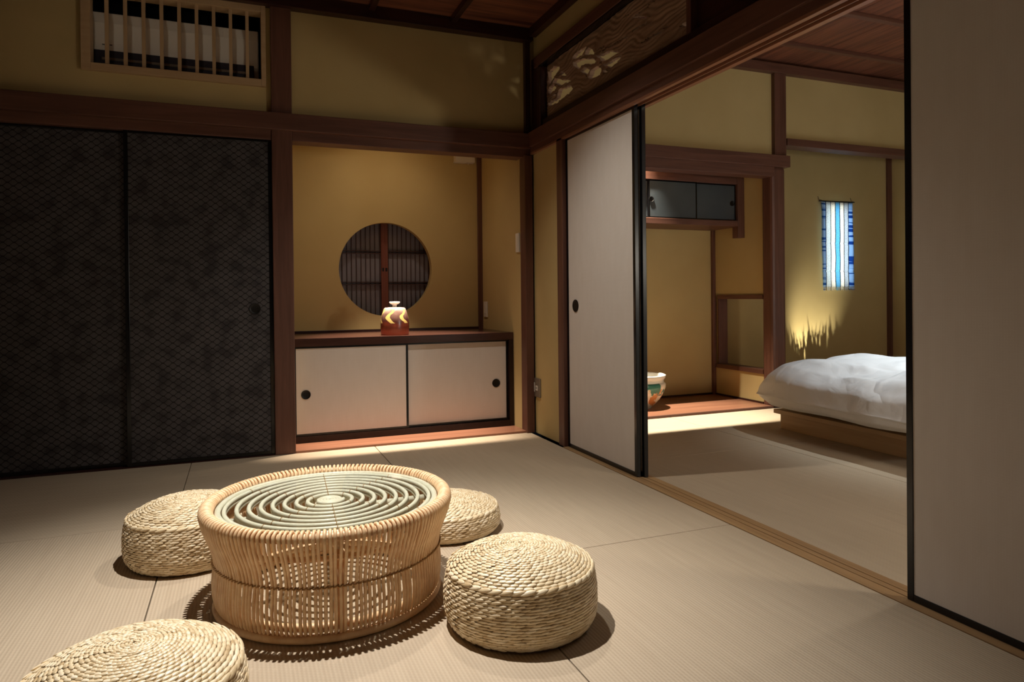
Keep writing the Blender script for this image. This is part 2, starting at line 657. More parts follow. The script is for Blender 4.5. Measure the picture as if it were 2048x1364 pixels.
mb.box(1.76, 6.3, -0.8, 4.1, 2.62, 2.64)
struct(mb.build('ceiling', MT['board_y']), 'brown plank ceiling of the bedroom', 'ceiling')
for yb in (3.715, 3.18, 2.645, 2.11, 1.575, 1.04):
    trim(MB().box(1.80, 6.3, yb - 0.022, yb + 0.022, 2.575, 2.60), MT['wood_x'], 'ceiling batten across the bedroom planks')

# wall A, upper plaster, with the grille opening
mb = MB()
yp = 4.0
mb.box(XL, -0.715, yp, yp + 0.06, 1.87, ZC)
mb.box(-0.715, 0.135, yp, yp + 0.06, 1.87, 2.03)
mb.box(0.135, 0.18, yp, yp + 0.06, 1.87, ZC)
mb.box(-0.715, 0.135, yp, yp + 0.06, 2.455, ZC)
mb.box(0.27, 1.75, yp, yp + 0.06, 1.80, ZC)
struct(mb.build('wall_back', MT['plaster']), 'ochre plaster wall above the patterned doors and alcove', 'wall')
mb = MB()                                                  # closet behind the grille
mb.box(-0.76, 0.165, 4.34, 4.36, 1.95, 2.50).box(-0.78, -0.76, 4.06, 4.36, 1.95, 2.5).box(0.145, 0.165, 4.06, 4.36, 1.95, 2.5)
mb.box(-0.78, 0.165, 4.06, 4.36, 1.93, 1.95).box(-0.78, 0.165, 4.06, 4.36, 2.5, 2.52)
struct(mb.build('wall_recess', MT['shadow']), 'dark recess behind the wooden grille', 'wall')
struct(MB().box(XL, 0.17, 4.06, 4.09, 0, 1.9).build('wall_closet', MT['shadow']), 'closet behind the patterned doors', 'wall')
# unseen sides
struct(MB().box(XL - 0.06, XL, YF, YA + 0.1, 0, ZC).build('wall_left', MT['bounce_wall']), 'left wall', 'wall')
struct(MB().box(XL, 1.8, YF - 0.06, YF, 0, ZC).build('wall_front', MT['bounce_wall']), 'wall behind the viewer', 'wall')
# ceiling edge mouldings
trim(MB().box(XL, XB + 0.01, YA - 0.035, YA + 0.03, 2.455, ZC), MT['dark_x'], 'dark ceiling moulding above the alcove wall')
trim(MB().box(XB - 0.02, XB + 0.04, YF, YA - 0.035, 2.475, ZC), MT['dark_y'], 'dark ceiling moulding above the carved transom')
# posts of wall A
trim(MB().box(0.168, 0.276, YA - 0.004, 4.085, 0.0, 2.46), MT['wood_z'], 'dark brown square post between patterned doors and alcove', 0.004)
trim(MB().box(XL, -1.24, YA - 0.004, 4.085, 0.0, 2.46), MT['wood_z'], 'dark post left of the patterned doors', 0.004)
trim(MB().box(1.66, 1.7125, 3.952, 4.036, 0.0, 1.74), MT['wood_z'], 'reddish corner post right of the alcove', 0.003)
trim(MB().box(1.676, 1.709, YA - 0.006, 4.01, 1.86, 2.46), MT['dark_z'], 'thin dark corner post above the alcove lintel', 0.002)
# nageshi and lintels
trim(MB().box(XL, 1.70, 3.936, YA + 0.02, 1.780, 1.873), MT['wood_x'], 'long dark picture rail above patterned doors and alcove', 0.003)
trim(MB().box(XL, 0.168, YA + 0.004, 4.06, 1.729, 1.80), MT['wood_x'], 'dark lintel over the patterned doors')
trim(MB().box(0.276, 1.712, YA + 0.006, 4.085, 1.731, 1.80), MT['wood_x'], 'brown lintel over the alcove with lit underside')
trim(MB().box(XL, 0.168, YA + 0.0, 4.06, -0.02, 0.004), MT['dark_x'], 'dark sill under the patterned doors')

# ---- alcove
YB2 = 4.79
XA0, XA1 = 0.276, 1.66
trim(MB().box(XA0, XA1 + 0.03, YA, 4.165, -0.02, 0.013), MT['floorboard_x'], 'red brown board along the front of the alcove', 0.002)
struct(MB().box(XA0, XA1 + 0.1, 4.165, YB2 + 0.05, -0.05, 0.012).build('floor', MT['floorboard_x']), 'boards under the alcove cabinet', 'floor')
cx, cz, cr = 0.953, 1.057, 0.326
mb = MB()
NS = 96
b = len(mb.v)
circ = [(cx + cr * math.cos(2 * PI * i / NS), cz + cr * math.sin(2 * PI * i / NS)) for i in range(NS)]
sq = []
for i in range(NS):
    a = 2 * PI * i / NS
    k = 0.40 / max(abs(math.cos(a)), abs(math.sin(a)))
    sq.append((cx + k * math.cos(a), cz + k * math.sin(a)))
for yy in (YB2, YB2 + 0.055):
    for p in circ:
        mb.v.append((p[0], yy, p[1]))
    for p in sq:
        mb.v.append((p[0], yy, p[1]))
for i in range(NS):
    j = (i + 1) % NS
    mb.f.append((i, j, NS + j, NS + i))
    mb.f.append((2 * NS + i, 3 * NS + i, 3 * NS + j, 2 * NS + j))
    mb.f.append((i, 2 * NS + i, 2 * NS + j, j))
    mb.mi += [0, 0, 0]
x0, x1, z0, z1 = cx - 0.40, cx + 0.40, cz - 0.40, cz + 0.40
mb.box(XA0 - 0.1, x0, YB2, YB2 + 0.055, 0, 2.35).box(x1, XA1 + 0.1, YB2, YB2 + 0.055, 0, 2.35)
mb.box(x0, x1, YB2, YB2 + 0.055, 0, z0).box(x0, x1, YB2, YB2 + 0.055, z1, 2.35)
struct(mb.build('wall_alcove_back', MT['plaster'], smooth=True), 'ochre alcove wall with a round window opening', 'wall')
struct(MB().box(XA1, XA1 + 0.05, 4.036, YB2, 0, 2.35).build('wall_alcove_right', MT['plaster']), 'narrow ochre side wall of the alcove', 'wall')
struct(MB().box(XA0 - 0.05, XA0, 4.085, YB2, 0, 2.35).build('wall_alcove_left', MT['plaster']), 'left side wall of the alcove', 'wall')
struct(MB().box(XA0 - 0.1, XA1 + 0.1, 4.06, YB2 + 0.06, 2.35, 2.38).build('ceiling', MT['board_x']), 'alcove ceiling', 'ceiling')
trim(MB().box(1.628, 1.661, YB2 - 0.02, YB2 + 0.01, 0.60, 2.35), MT['wood_z'], 'thin brown corner strip at the back of the alcove', 0.002)
trim(MB().box(XA0, 1.63, YB2 - 0.012, YB2 + 0.01, 0.60, 0.640), MT['dark_x'], 'dark strip where alcove wall meets cabinet top', 0.002)

# round window with sliding lattice
w1 = sroot('window_1', (cx, 4.90, 0.66), 'round alcove window with dark lattice shutters', 'window')
ysj = 4.875
for side in (-1, 1):
    xa = cx - 0.42 if side < 0 else cx + 0.004
    xb_ = cx - 0.004 + 0.01 if side < 0 else cx + 0.43
    y0 = ysj if side < 0 else ysj + 0.006
    MB().box(xa, xb_, y0 + 0.026, y0 + 0.030, 0.66, 1.46).build('shutter_paper', MT['night_paper'], w1)
    lb = MB()
    n_ = 13
    for k in range(1, n_):
        xk = xa + (xb_ - xa) * k / n_
        lb.box(xk - 0.0024, xk + 0.0024, y0 + 0.017, y0 + 0.026, 0.66, 1.46)
    for zz in (0.961, 1.182):
        for dz in (-0.0085, 0.0085):
            lb.box(xa, xb_, y0 + 0.006, y0 + 0.026, zz + dz - 0.003, zz + dz + 0.003)
    lb.build('lattice', MT['lattice'], w1)
    sx = xb_ - 0.026 if side < 0 else xa
    st = MB().box(sx, sx + 0.026, y0 - 0.002, y0 + 0.03, 0.66, 1.46).build('stile', MT['shoji_red'], w1, bevel=0.002)
    MB().box(sx + 0.006, sx + 0.020, y0 - 0.004, y0 + 0.001, 1.045, 1.070).build('finger_pull', MT['iron'], st)
struct(MB().box(0.4, 1.5, 4.93, 4.95, 0.5, 1.6).build('wall_window_back', MT['shadow']), 'darkness behind the round window', 'wall')

# ---- wall B (right), plaster and posts
mb = MB()
mb.box(1.722, 1.79, 3.56, 3.96, 0.0, 1.76)
mb.box(1.735, 1.79, YF, 3.97, 2.30, ZC + 0.02)
struct(mb.build('wall_right', MT['plaster']), 'ochre wall strip between corner post and white doors', 'wall')
struct(MB().box(1.722, 1.79, YF, 0.64, 0.0, 1.80).build('wall_right', MT['bounce_wall']), 'right wall nearest the viewer', 'wall')
trim(MB().box(1.700, 1.80, 3.505, 3.578, 0.0, 1.76), MT['wood_z'], 'brown door post beside the left white door', 0.003)
# nageshi and grooved lintel
trim(MB().box(1.684, 1.735, YF, 3.955, 1.788, 1.880), MT['wood_y'], 'dark picture rail above the sliding doors', 0.003)
mb = MB()
mb.box(1.700, 1.80, YF, 3.955, 1.757, 1.80)
for xa, xb_ in ((1.700, 1.7205), (1.7455, 1.7505), (1.7755, 1.80)):
    mb.box(xa, xb_, YF, 3.955, 1.745, 1.757, 1)  # lighter wood paints the warm glow on the lintel underside
trim(mb, [MT['wood_y'], MT['floorboard_y']], 'grooved brown door lintel between the two rooms', 0.0008)
# sill with two grooves
mb = MB()
mb.box(1.690, 1.80, YF, 3.505, -0.05, -0.006, 1)
for xa, xb_ in ((1.690, 1.7335), (1.7375, 1.7615), (1.7655, 1.80)):
    mb.box(xa, xb_, YF, 3.505, -0.006, 0.002, 0)
_tn[0] += 1
struct(mb.build('trim_%d' % _tn[0], [MT['pale_y'], MT['shadow']], bevel=0.0006), 'pale grooved door sill on the floor between the rooms', 'trim')

# transom surround
mb = MB()
mb.box(1.715, 1.79, 3.845, 3.962, 1.87, 2.34)
mb.box(1.715, 1.79, 3.82, 3.845, 1.87, 2.29)
trim(mb, MT['dark_z'], 'dark post between corner and carved transom', 0.002)
trim(MB().box(1.705, 1.79, YF, 3.90, 2.268, 2.332), MT['wood_y'], 'red brown beam above the carved transom', 0.003)
trim(MB().box(1.709, 1.79, YF, 3.845, 2.2605, 2.2685), MT['lacquer'], 'black strip painting the shade under the beam above the carved transom', 0.0)  # black box stands in for the unlit underside of the beam
trim(MB().box(1.725, 1.79, YF, 3.83, 1.87, 1.935), MT['dark_y'], 'dark lower rail under the carved transom', 0.002)
trim(MB().box(1.722, 1.79, 2.335, 2.366, 1.93, 2.27), MT['wood_z'], 'upright beside the carved transom', 0.002)
trim(MB().box(1.750, 1.79, YF, 2.335, 1.93, 2.27), MT['dark_y'], 'dark boards right of the carved transom', 0.002)

# ================================================================== BEDROOM SHELL
YK = 4.05
XP0, XP1 = 3.705, 3.835
mb = MB()
mb.box(1.79, 3.83, 4.085, 4.13, 1.88, 2.62)
mb.box(3.83, 6.3, 4.085, 4.13, 1.99, 2.62)
struct(mb.build('wall_bedroom_upper', MT['plaster']), 'ochre plaster above the bedroom alcoves', 'wall')
trim(MB().box(1.80, 6.3, 4.03, 4.09, 2.513, 2.58), MT['wood_x'], 'ceiling moulding above the bedroom alcoves')
trim(MB().box(3.737, 3.847, 4.05, 4.12, 1.88, 2.52), MT['wood_z'], 'short post above the bedroom rail')
trim(MB().box(1.80, 3.851, 4.015, 4.09, 1.806, 1.892), MT['wood_x'], 'brown rail over the recess with hanging cabinet')
trim(MB().box(1.80, 3.72, 4.04, 4.16, 1.735, 1.82), MT['wood_x'], 'brown lintel over the hanging cabinet with lit underside')
trim(MB().box(3.847, 6.3, 4.04, 4.165, 1.976, 2.03), MT['wood_x'], 'higher lintel above the blue wall hanging')
trim(MB().box(XP0, XP1, YK, 4.165, 0.0, 1.81), MT['wood_z'], 'thick smooth brown post left of the bed', 0.022)
XS = 3.722
yb0 = 4.165
YT = 4.765
mb = MB()                                                     # partition with a low opening
mb.box(XS, 3.81, yb0, YT, 0.85, 2.45)
mb.box(XS, 3.81, yb0, YT, 0.0, 0.245)
mb.box(XS + 0.02, 3.81, 4.70, YT, 0.245, 0.85)
struct(mb.build('wall_partition', MT['plaster']), 'ochre partition with a low opening behind the thick post', 'wall')
trim(MB().box(XS - 0.012, 3.81, yb0, 4.705, 0.818, 0.853), MT['wood_y'], 'upper rail of the partition opening', 0.002)
trim(MB().box(XS - 0.012, 3.81, yb0, 4.715, 0.243, 0.278), MT['wood_y'], 'lower rail of the partition opening', 0.002)
trim(MB().box(XS + 0.002, 3.812, 4.697, 4.715, 0.27, 0.82), MT['wood_z'], 'reddish jamb inside the partition opening', 0.002)
trim(MB().box(XS - 0.026, XS + 0.004, 4.735, YT, 0.0, 2.45), MT['wood_z'], 'thin corner strip at the back of the cabinet recess', 0.002)
wx0, wx1, wz0, wz1 = 4.955, 5.265, 0.93, 1.65
mb = MB()
mb.box(1.80, wx0, YT, YT + 0.05, 0, 2.45).box(wx1, 5.83, YT, YT + 0.05, 0, 2.45)
mb.box(wx0, wx1, YT, YT + 0.05, 0, wz0).box(wx0, wx1, YT, YT + 0.05, wz1, 2.45)
struct(mb.build('wall_bedroom_back', MT['plaster']), 'ochre back wall of the two bedroom alcoves', 'wall')
mb = MB()                                                     # added niche that houses the backlight of the cloth
mb.box(wx0 - 0.02, wx0, YT + 0.05, YT + 0.10, wz0, wz1).box(wx1, wx1 + 0.02, YT + 0.05, YT + 0.10, wz0, wz1)
mb.box(wx0, wx1, YT + 0.05, YT + 0.10, wz0 - 0.02, wz0).box(wx0, wx1, YT + 0.05, YT + 0.10, wz1, wz1 + 0.02)
mb.box(wx0, wx1, YT + 0.10, YT + 0.11, wz0, wz1)
struct(mb.build('light_niche', MT['white_plastic']), 'added light niche behind the hanging cloth', 'window')
struct(MB().box(5.79, 5.84, 4.10, YT + 0.05, 0, 2.45).build('wall_tokonoma_right', MT['plaster']), 'right side wall of the alcove with the hanging cloth', 'wall')
trim(MB().box(5.735, 5.793, YT - 0.02, YT + 0.01, 0.0, 2.45), MT['wood_z'], 'brown corner strip right of the blue hanging cloth', 0.002)
struct(MB().box(1.76, 1.80, 3.97, YT + 0.05, 0, 2.62).build('wall_recess_left', MT['plaster']), 'left end wall of the cabinet recess', 'wall')
struct(MB().box(1.80, 5.84, 4.13, YT + 0.05, 2.45, 2.47).build('ceiling', MT['board_x']), 'ceiling of the bedroom alcoves', 'ceiling')
trim(MB().box(5.84, 6.3, 4.05, 4.13, 0, 2.03), MT['wood_z'], 'post right of the hanging cloth alcove')
struct(MB().box(6.3, 6.35, -0.8, 4.15, 0, 2.62).build('wall_bedroom_right', MT['plaster']), 'bedroom side wall', 'wall')
struct(MB().box(1.80, 6.3, -0.85, -0.8, 0, 2.62).build('wall_bedroom_front', MT['bounce_wall']), 'bedroom near wall', 'wall')
mb = MB()
mb.box(1.80, 3.72, 4.075, YT, -0.03, 0.016)
struct(mb.build('floor', MT['floorboard_x']), 'glossy red brown board floor under the hanging cabinet', 'floor')
trim(MB().box(1.80, 3.705, YK, 4.075, -0.02, 0.017), MT['wood_x'], 'dark edge strip of the board floor', 0.001)
struct(MB().box(3.82, 5.8, 4.05, YT, -0.03, 0.05).build('floor', MT['floorboard_x']), 'alcove floor behind the bed', 'floor')
mb = MB()
mb.box(1.80, 3.70, YT - 0.012, YT + 0.01, 0.0, 0.03)
mb.box(XS - 0.012, XS + 0.01, yb0, 4.74, 0.0, 0.03)
trim(mb, MT['dark_x'], 'dark strip around the board floor', 0.001)


# ================================================================== SLIDING DOORS
def finger_pull(parent, axis, c, r=0.031, depth=0.004, name='finger_pull'):
    """round dished pull; axis 0 faces -x, axis 1 faces -y"""
    mb = MB()
    prof = [(r, 0.0), (r, -depth), (r * 0.88, -depth), (r * 0.74, -0.0012), (r * 0.60, -0.0006), (0.0, -0.0005)]
    seg = 28
    n = len(prof)
    for i in range(seg):
        a = 2 * PI * i / seg
        for rr, d in prof:
            u_, w_ = rr * math.cos(a), rr * math.sin(a)
            if axis == 0:
                mb.v.append((c[0] + d, c[1] + u_, c[2] + w_))
            else:
                mb.v.append((c[0] + u_, c[1] + d, c[2] + w_))
    for i in range(seg):
        j = (i + 1) % seg
        for k in range(n - 1):
            mb.f.append((i * n + k, j * n + k, j * n + k + 1, i * n + k + 1))
            mb.mi.append(0)
    return mb.build(name, MT['iron'], parent, smooth=True)


def sliding_door(nm, axis, a0, a1, f0, f1, z0, z1, fr_w, paper, label, pull=None):
    """axis: direction along the door (0 = x, 1 = y); f0 is the face toward the camera"""
    def B(mb, p0, p1, q0, q1, s0, s1):
        return mb.box(p0, p1, q0, q1, s0, s1) if axis == 0 else mb.box(q0, q1, p0, p1, s0, s1)
    loc = ((a0 + a1) / 2, (f0 + f1) / 2, z0) if axis == 0 else ((f0 + f1) / 2, (a0 + a1) / 2, z0)
    r = sroot(nm, loc, label, 'sliding door')
    B(MB(), a0 + fr_w * 0.5, a1 - fr_w * 0.5, f0 + 0.003, f1 - 0.003, z0 + fr_w * 0.5, z1 - fr_w * 0.5).build('door_panel', paper, r)
    fm = MB()
    B(fm, a0, a0 + fr_w, f0, f1, z0, z1)
    B(fm, a1 - fr_w, a1, f0, f1, z0, z1)
    B(fm, a0 + fr_w, a1 - fr_w, f0, f1, z0, z0 + fr_w)
    B(fm, a0 + fr_w, a1 - fr_w, f0, f1, z1 - fr_w, z1)
    fm.build('door_frame', MT['lacquer'], r, bevel=0.0015)
    if pull:
        c = (pull[0], f0 + 0.003, pull[1]) if axis == 0 else (f0 + 0.003, pull[0], pull[1])
        finger_pull(r, 1 - axis, c, pull[2] if len(pull) > 2 else 0.033)
    return r


sliding_door('door_1', 0, -0.548, 0.168, 3.985, 4.005, 0.004, 1.735, 0.020, MT['net'], 'dark net-patterned sliding door next to the alcove post', (0.072, 0.805, 0.030))
sliding_door('door_2', 0, -1.245, -0.523, 4.012, 4.032, 0.004, 1.735, 0.020, MT['net'], 'leftmost dark net-patterned sliding door in deep shade')
sliding_door('door_3', 1, 2.775, 3.503, 1.7225, 1.7435, 0.003, 1.7555, 0.021, MT['paper'], 'white paper door with black frame beside the alcove', (3.398, 0.803, 0.034))
sliding_door('door_4', 1, 2.757, 3.485, 1.7525, 1.7735, 0.003, 1.7555, 0.021, MT['paper'], 'white door stacked behind, only its black edge showing')
sliding_door('door_5', 1, 0.644, 1.372, 1.7225, 1.7435, 0.003, 1.7555, 0.019, MT['paper'], 'large near white door at the right edge with black frame')

# ================================================================== GRILLE AND AIR CONDITIONER
g = thing('wooden_grille', 'pale wooden grille with upright bars high on the left wall', 'grille', (-0.292, 3.985, 2.017))
fr = MB()
gx0, gx1, gz0, gz1 = -0.728, 0.144, 2.018, 2.470
fr.box(gx0, gx0 + 0.042, 3.975, 4.06, gz0, gz1).box(gx1 - 0.024, gx1, 3.975, 4.06, gz0, gz1)
fr.box(gx0 + 0.0422, gx1 - 0.0242, 3.976, 4.06, gz0, gz0 + 0.038).box(gx0 + 0.0422, gx1 - 0.0242, 3.976, 4.06, gz1 - 0.05, gz1)
fr.build('frame', MT['hinoki_x'], g, bevel=0.002)
br = MB()
for k in range(9):
    xk = -0.616 + k * (0.666 / 8)
    br.box(xk - 0.0085, xk + 0.0085, 3.992, 4.012, gz0 + 0.036, gz1 - 0.048)
br.build('bars', MT['hinoki_z'], g, bevel=0.001)
ac = thing('air_conditioner', 'white wall air conditioner behind the wooden grille', 'air conditioner', (-0.30, 4.20, 2.06))
mb = MB()
prof = [(4.105, 2.36), (4.33, 2.36), (4.33, 2.06), (4.16, 2.06), (4.115, 2.10), (4.095, 2.15), (4.092, 2.30)]
mb.prism(prof, 0, -0.705, 0.110)
mb.build('body', MT['ac_white'], ac, bevel=0.006)
MB().prism([(4.090, 2.160), (4.096, 2.085), (4.15, 2.045), (4.20, 2.045), (4.20, 2.162)], 0, -0.69, 0.085).build('outlet', MT['ac_dark'], ac, bevel=0.004)
MB().box(-0.655, 0.06, 4.086, 4.102, 2.108, 2.122).build('louver', MT['grey_plate'], ac, bevel=0.002)
MB().box(-0.652, -0.634, 4.0915, 4.0945, 2.187, 2.191).box(-0.618, -0.606, 4.0915, 4.0945, 2.187, 2.191).build('mark', MT['ac_dark'], ac)

# ================================================================== CARVED TRANSOM
CH_A = [(3.789, 2.217), (3.698, 2.226), (3.62, 2.201), (3.615, 2.179), (3.558, 2.141), (3.491, 2.086), (3.497, 2.058), (3.459, 2.022), (3.504, 2.01), (3.595, 2.01), (3.691, 1.999), (3.791, 2.012)]
CH_B = [(3.461, 2.206), (3.391, 2.212), (3.307, 2.212), (3.228, 2.167), (3.191, 2.117), (3.026, 2.094), (2.957, 2.066), (2.908, 2.041), (2.958, 2.023), (3.045, 2.011), (3.063, 1.999), (3.136, 2.003), (3.232, 2.011), (3.291, 2.034), (3.331, 2.072), (3.393, 2.105), (3.451, 2.153)]
CH_O = [[(2.841, 2.185), (2.786, 2.174), (2.661, 2.124), (2.719, 2.134)], [(2.455, 2.004), (2.43, 2.008), (2.366, 1.996), (2.366, 1.975), (2.418, 1.985)]]
CH_BR = [[(3.788, 2.121), (3.687, 2.16), (3.615, 2.174)], [(3.687, 2.16), (3.496, 2.093)], [(3.79, 2.063), (3.641, 2.079), (3.491, 2.066)], [(3.689, 2.114), (3.641, 2.074), (3.678, 2.038), (3.777, 2.038)], [(3.393, 2.105), (3.309, 2.108), (3.24, 2.072), (3.173, 2.07), (3.054, 2.005)], [(3.24, 2.072), (3.286, 2.034)], [(3.45, 2.177), (3.35, 2.164), (3.229, 2.129), (3.144, 2.079), (3.23, 2.074)], [(3.117, 2.056), (2.924, 2.047)], [(3.339, 2.166), (3.287, 2.201)], [(3.136, 2.003), (3.117, 2.038)]]
CH_SL = [[(3.239, 2.147), (3.097, 2.14)], [(3.143, 2.124), (2.874, 2.11)], [(2.826, 2.118), (2.712, 2.115)], [(2.75, 2.034), (2.525, 2.032)], [(2.905, 2.211), (2.84, 2.212)], [(2.833, 2.18), (2.638, 2.185)]]


def inside(p, poly):
    x, y = p
    c = False
    n = len(poly)
    for i in range(n):
        x1, y1 = poly[i]
        x2, y2 = poly[i - 1]
        if (y1 > y) != (y2 > y) and x < (x2 - x1) * (y - y1) / (y2 - y1) + x1:
            c = not c
    return c


def segd(p, a, b):
    px, py = p[0] - a[0], p[1] - a[1]
    dx, dy = b[0] - a[0], b[1] - a[1]
    t_ = max(0, min(1, (px * dx + py * dy) / (dx * dx + dy * dy)))
    return math.hypot(px - t_ * dx, py - t_ * dy)


tr_ = thing('carved_transom', 'openwork carved landscape transom panel above the sliding doors', 'carved panel', (1.76, 3.08, 1.95))
NY, NZ = 340, 70
ty0, ty1, tz0, tz1 = 2.366, 3.805, 1.945, 2.258
grid = {}
mb = MB()


def solid(yc, zc):
    w = (noise.noise(Vector((yc * 45, zc * 45, 0.3))) * 0.006, noise.noise(Vector((yc * 45, zc * 45, 7.3))) * 0.006)
    p = (yc + w[0], zc + w[1])
    hole = inside(p, CH_A) or inside(p, CH_B) or any(inside(p, q) for q in CH_O)
    if hole:
        for q in CH_BR:
            for a, b_ in zip(q[:-1], q[1:]):
                if segd(p, a, b_) < 0.0085 + 0.004 * noise.noise(Vector((yc * 30, zc * 30, 3))):
                    return True
        return False
    for q in CH_SL:
        if segd((p[0], yc * 0 + p[1]), q[0], q[1]) < 0.0040:
            return False
    return True


keep = [[solid(ty0 + (ty1 - ty0) * (i + 0.5) / NY, tz0 + (tz1 - tz0) * (j + 0.5) / NZ) for j in range(NZ)] for i in range(NY)]


def vid(i, j, side):
    k = (i, j, side)
    if k not in grid:
        yy = ty0 + (ty1 - ty0) * i / NY
        zz = tz0 + (tz1 - tz0) * j / NZ
        n1 = noise.noise(Vector((yy * 3.2, zz * 5.0, 1.0)))
        n2 = noise.noise(Vector((yy * 9, zz * 14, 5.0)))
        h = 0.0016 * math.sin((zz * 260 + 22 * n1 + 6 * n2)) + 0.006 * n1 + 0.003 * n2
        grid[k] = len(mb.v)
        mb.v.append((1.752 - h if side == 0 else 1.776, yy, zz))
    return grid[k]


for i in range(NY):
    for j in range(NZ):
        if not keep[i][j]:
            continue
        for s_ in (0, 1):
            mb.f.append((vid(i, j, s_), vid(i + 1, j, s_), vid(i + 1, j + 1, s_), vid(i, j + 1, s_)))
            mb.mi.append(0)
        for di, dj, e0, e1 in ((-1, 0, (0, 0), (0, 1)), (1, 0, (1, 0), (1, 1)), (0, -1, (0, 0), (1, 0)), (0, 1, (0, 1), (1, 1))):
            a_, b_ = i + di, j + dj
            if not (0 <= a_ < NY and 0 <= b_ < NZ) or not keep[a_][b_]:
                mb.f.append((vid(i + e0[0], j + e0[1], 0), vid(i + e1[0], j + e1[1], 0), vid(i + e1[0], j + e1[1], 1), vid(i + e0[0], j + e0[1], 1)))
                mb.mi.append(0)
mb.build('carved_board', MT['carved'], tr_, smooth=True)

# ================================================================== ALCOVE CABINET
cb = thing('alcove_cabinet', 'low built-in cabinet with two white sliding doors under the round window', 'cabinet', (0.968, 4.47, 0.012))
YC0 = 4.165
MB().box(XA0 + 0.004, 1.657, YC0, YB2 - 0.014, 0.576, 0.624).build('top', wood('dark glossy cabinet top', '#35201a', '#4d3028', 0, 0.22), cb, bevel=0.002)
mb = MB()
mb.box(XA0 + 0.004, 1.657, 4.30, YB2 - 0.02, 0.014, 0.575)
mb.box(1.629, 1.657, YC0 + 0.002, 4.30, 0.014, 0.576)
mb.box(XA0 + 0.004, 0.284, YC0 + 0.002, 4.30, 0.014, 0.576)
mb.build('carcass', wood('black brown cabinet wood', '#190d0b', '#281613', 2, 0.28), cb, bevel=0.001)
MB().box(0.284, 1.629, YC0 + 0.004, 4.29, 0.014, 0.052).build('bottom_rail', bpy.data.materials['black brown cabinet wood'], cb, bevel=0.001)
for nm, a0, a1, f0, px in (('front', 0.284, 0.960, YC0 + 0.012, 0.350), ('rear', 0.935, 1.629, YC0 + 0.030, 1.545)):
    zd0, zd1 = 0.052, 0.576
    dr = MB().box(a0 + 0.006, a1 - 0.006, f0 + 0.002, f0 + 0.014, zd0 + 0.006, zd1 - 0.005).build('door', MT['paper'], cb)
    fm = MB()
    fm.box(a0, a0 + 0.012, f0, f0 + 0.016, zd0, zd1).box(a1 - 0.014, a1, f0, f0 + 0.016, zd0, zd1)
    fm.box(a0 + 0.012, a1 - 0.014, f0, f0 + 0.016, zd0, zd0 + 0.012).box(a0 + 0.012, a1 - 0.014, f0, f0 + 0.016, zd1 - 0.012, zd1)
    fm.build('door_frame', MT['lacquer'], dr, bevel=0.001, origin=(0.968, 4.47, 0.012))
    p = finger_pull(cb, 1, (px, f0 + 0.002, 0.294), 0.027)
    p.parent = dr

# vase on the cabinet
vz = thing('lidded_jar', 'brown and yellow glazed lidded jar on the alcove cabinet', 'jar', (0.902, 4.285, 0.624))
MB().lathe([(0, 0), (0.084, 0), (0.087, 0.006), (0.089, 0.04), (0.089, 0.075), (0.083, 0.115), (0.073, 0.150), (0.066, 0.166), (0.060, 0.171), (0.03, 0.174), (0, 0.174)], (0.902, 4.285, 0.624)).build('body', MT['glaze'], vz, smooth=True)
MB().lathe([(0.016, 0.172), (0.013, 0.180), (0.014, 0.190), (0.030, 0.197), (0.034, 0.204), (0.030, 0.209), (0, 0.210)], (0.902, 4.285, 0.624), 40).build('lid', MT['white_glaze'], vz, smooth=True)

# small white fittings
o = MB().box(1.452, 1.598, YB2 - 0.055, YB2, 1.832, 1.92).box(1.445, 1.53, YB2 - 0.058, YB2 - 0.01, 1.828, 1.838).box(1.545, 1.551, YB2 - 0.05, YB2 - 0.044, 1.815, 1.832).build('wall_box', MT['white_plastic'], bevel=0.003, origin=(1.52, YB2, 1.83))
tag(o, 'small white plastic box fixed high on the alcove wall under the lintel', 'fitting')
sw = thing('wall_switch', 'narrow white switch plate low on the alcove side wall', 'switch', (1.66, 4.70, 0.71))
MB().box(1.652, 1.661, 4.665, 4.735, 0.710, 0.822).build('plate', MT['white_plastic'], sw, bevel=0.002)
MB().box(1.649, 1.653, 4.683, 4.717, 0.735, 0.797).build('rocker', MT['white_plastic'], sw, bevel=0.001)
sw = thing('wall_switch', 'white switch plate on the reddish corner post of the alcove', 'switch', (1.66, 4.055, 1.14))
MB().box(1.650, 1.661, 4.040, 4.095, 1.140, 1.262).build('plate', MT['white_plastic'], sw, bevel=0.002)
MB().box(1.647, 1.651, 4.055, 4.082, 1.165, 1.237).build('rocker', MT['white_plastic'], sw, bevel=0.001)
ot = thing('wall_outlet', 'grey outlet plate near the floor on the strip beside the white door', 'outlet', (1.722, 3.94, 0.23))
MB().box(1.712, 1.7225, 3.872, 3.985, 0.228, 0.345).build('plate', MT['grey_plate'], ot, bevel=0.003)
MB().box(1.709, 1.713, 3.948, 3.972, 0.258, 0.318).build('switch', MT['white_plastic'], ot, bevel=0.001)
sk = MB().box(1.709, 1.713, 3.902, 3.930, 0.270, 0.300).build('socket', MT['white_plastic'], ot, bevel=0.001)
MB().box(1.7085, 1.7092, 3.909, 3.913, 0.279, 0.292).box(1.7085, 1.7092, 3.919, 3.923, 0.279, 0.292).build('slot', MT['shadow'], sk, origin=(1.722, 3.94, 0.23))

# ================================================================== RATTAN TABLE
TC = (0.237, 2.062)
tb = thing('rattan_table', 'round low rattan table with glass top and waisted cane sides', 'table', (TC[0], TC[1], 0.0))


def pol(r, a, z):
    return (TC[0] + r * math.cos(a), TC[1] + r * math.sin(a), z)


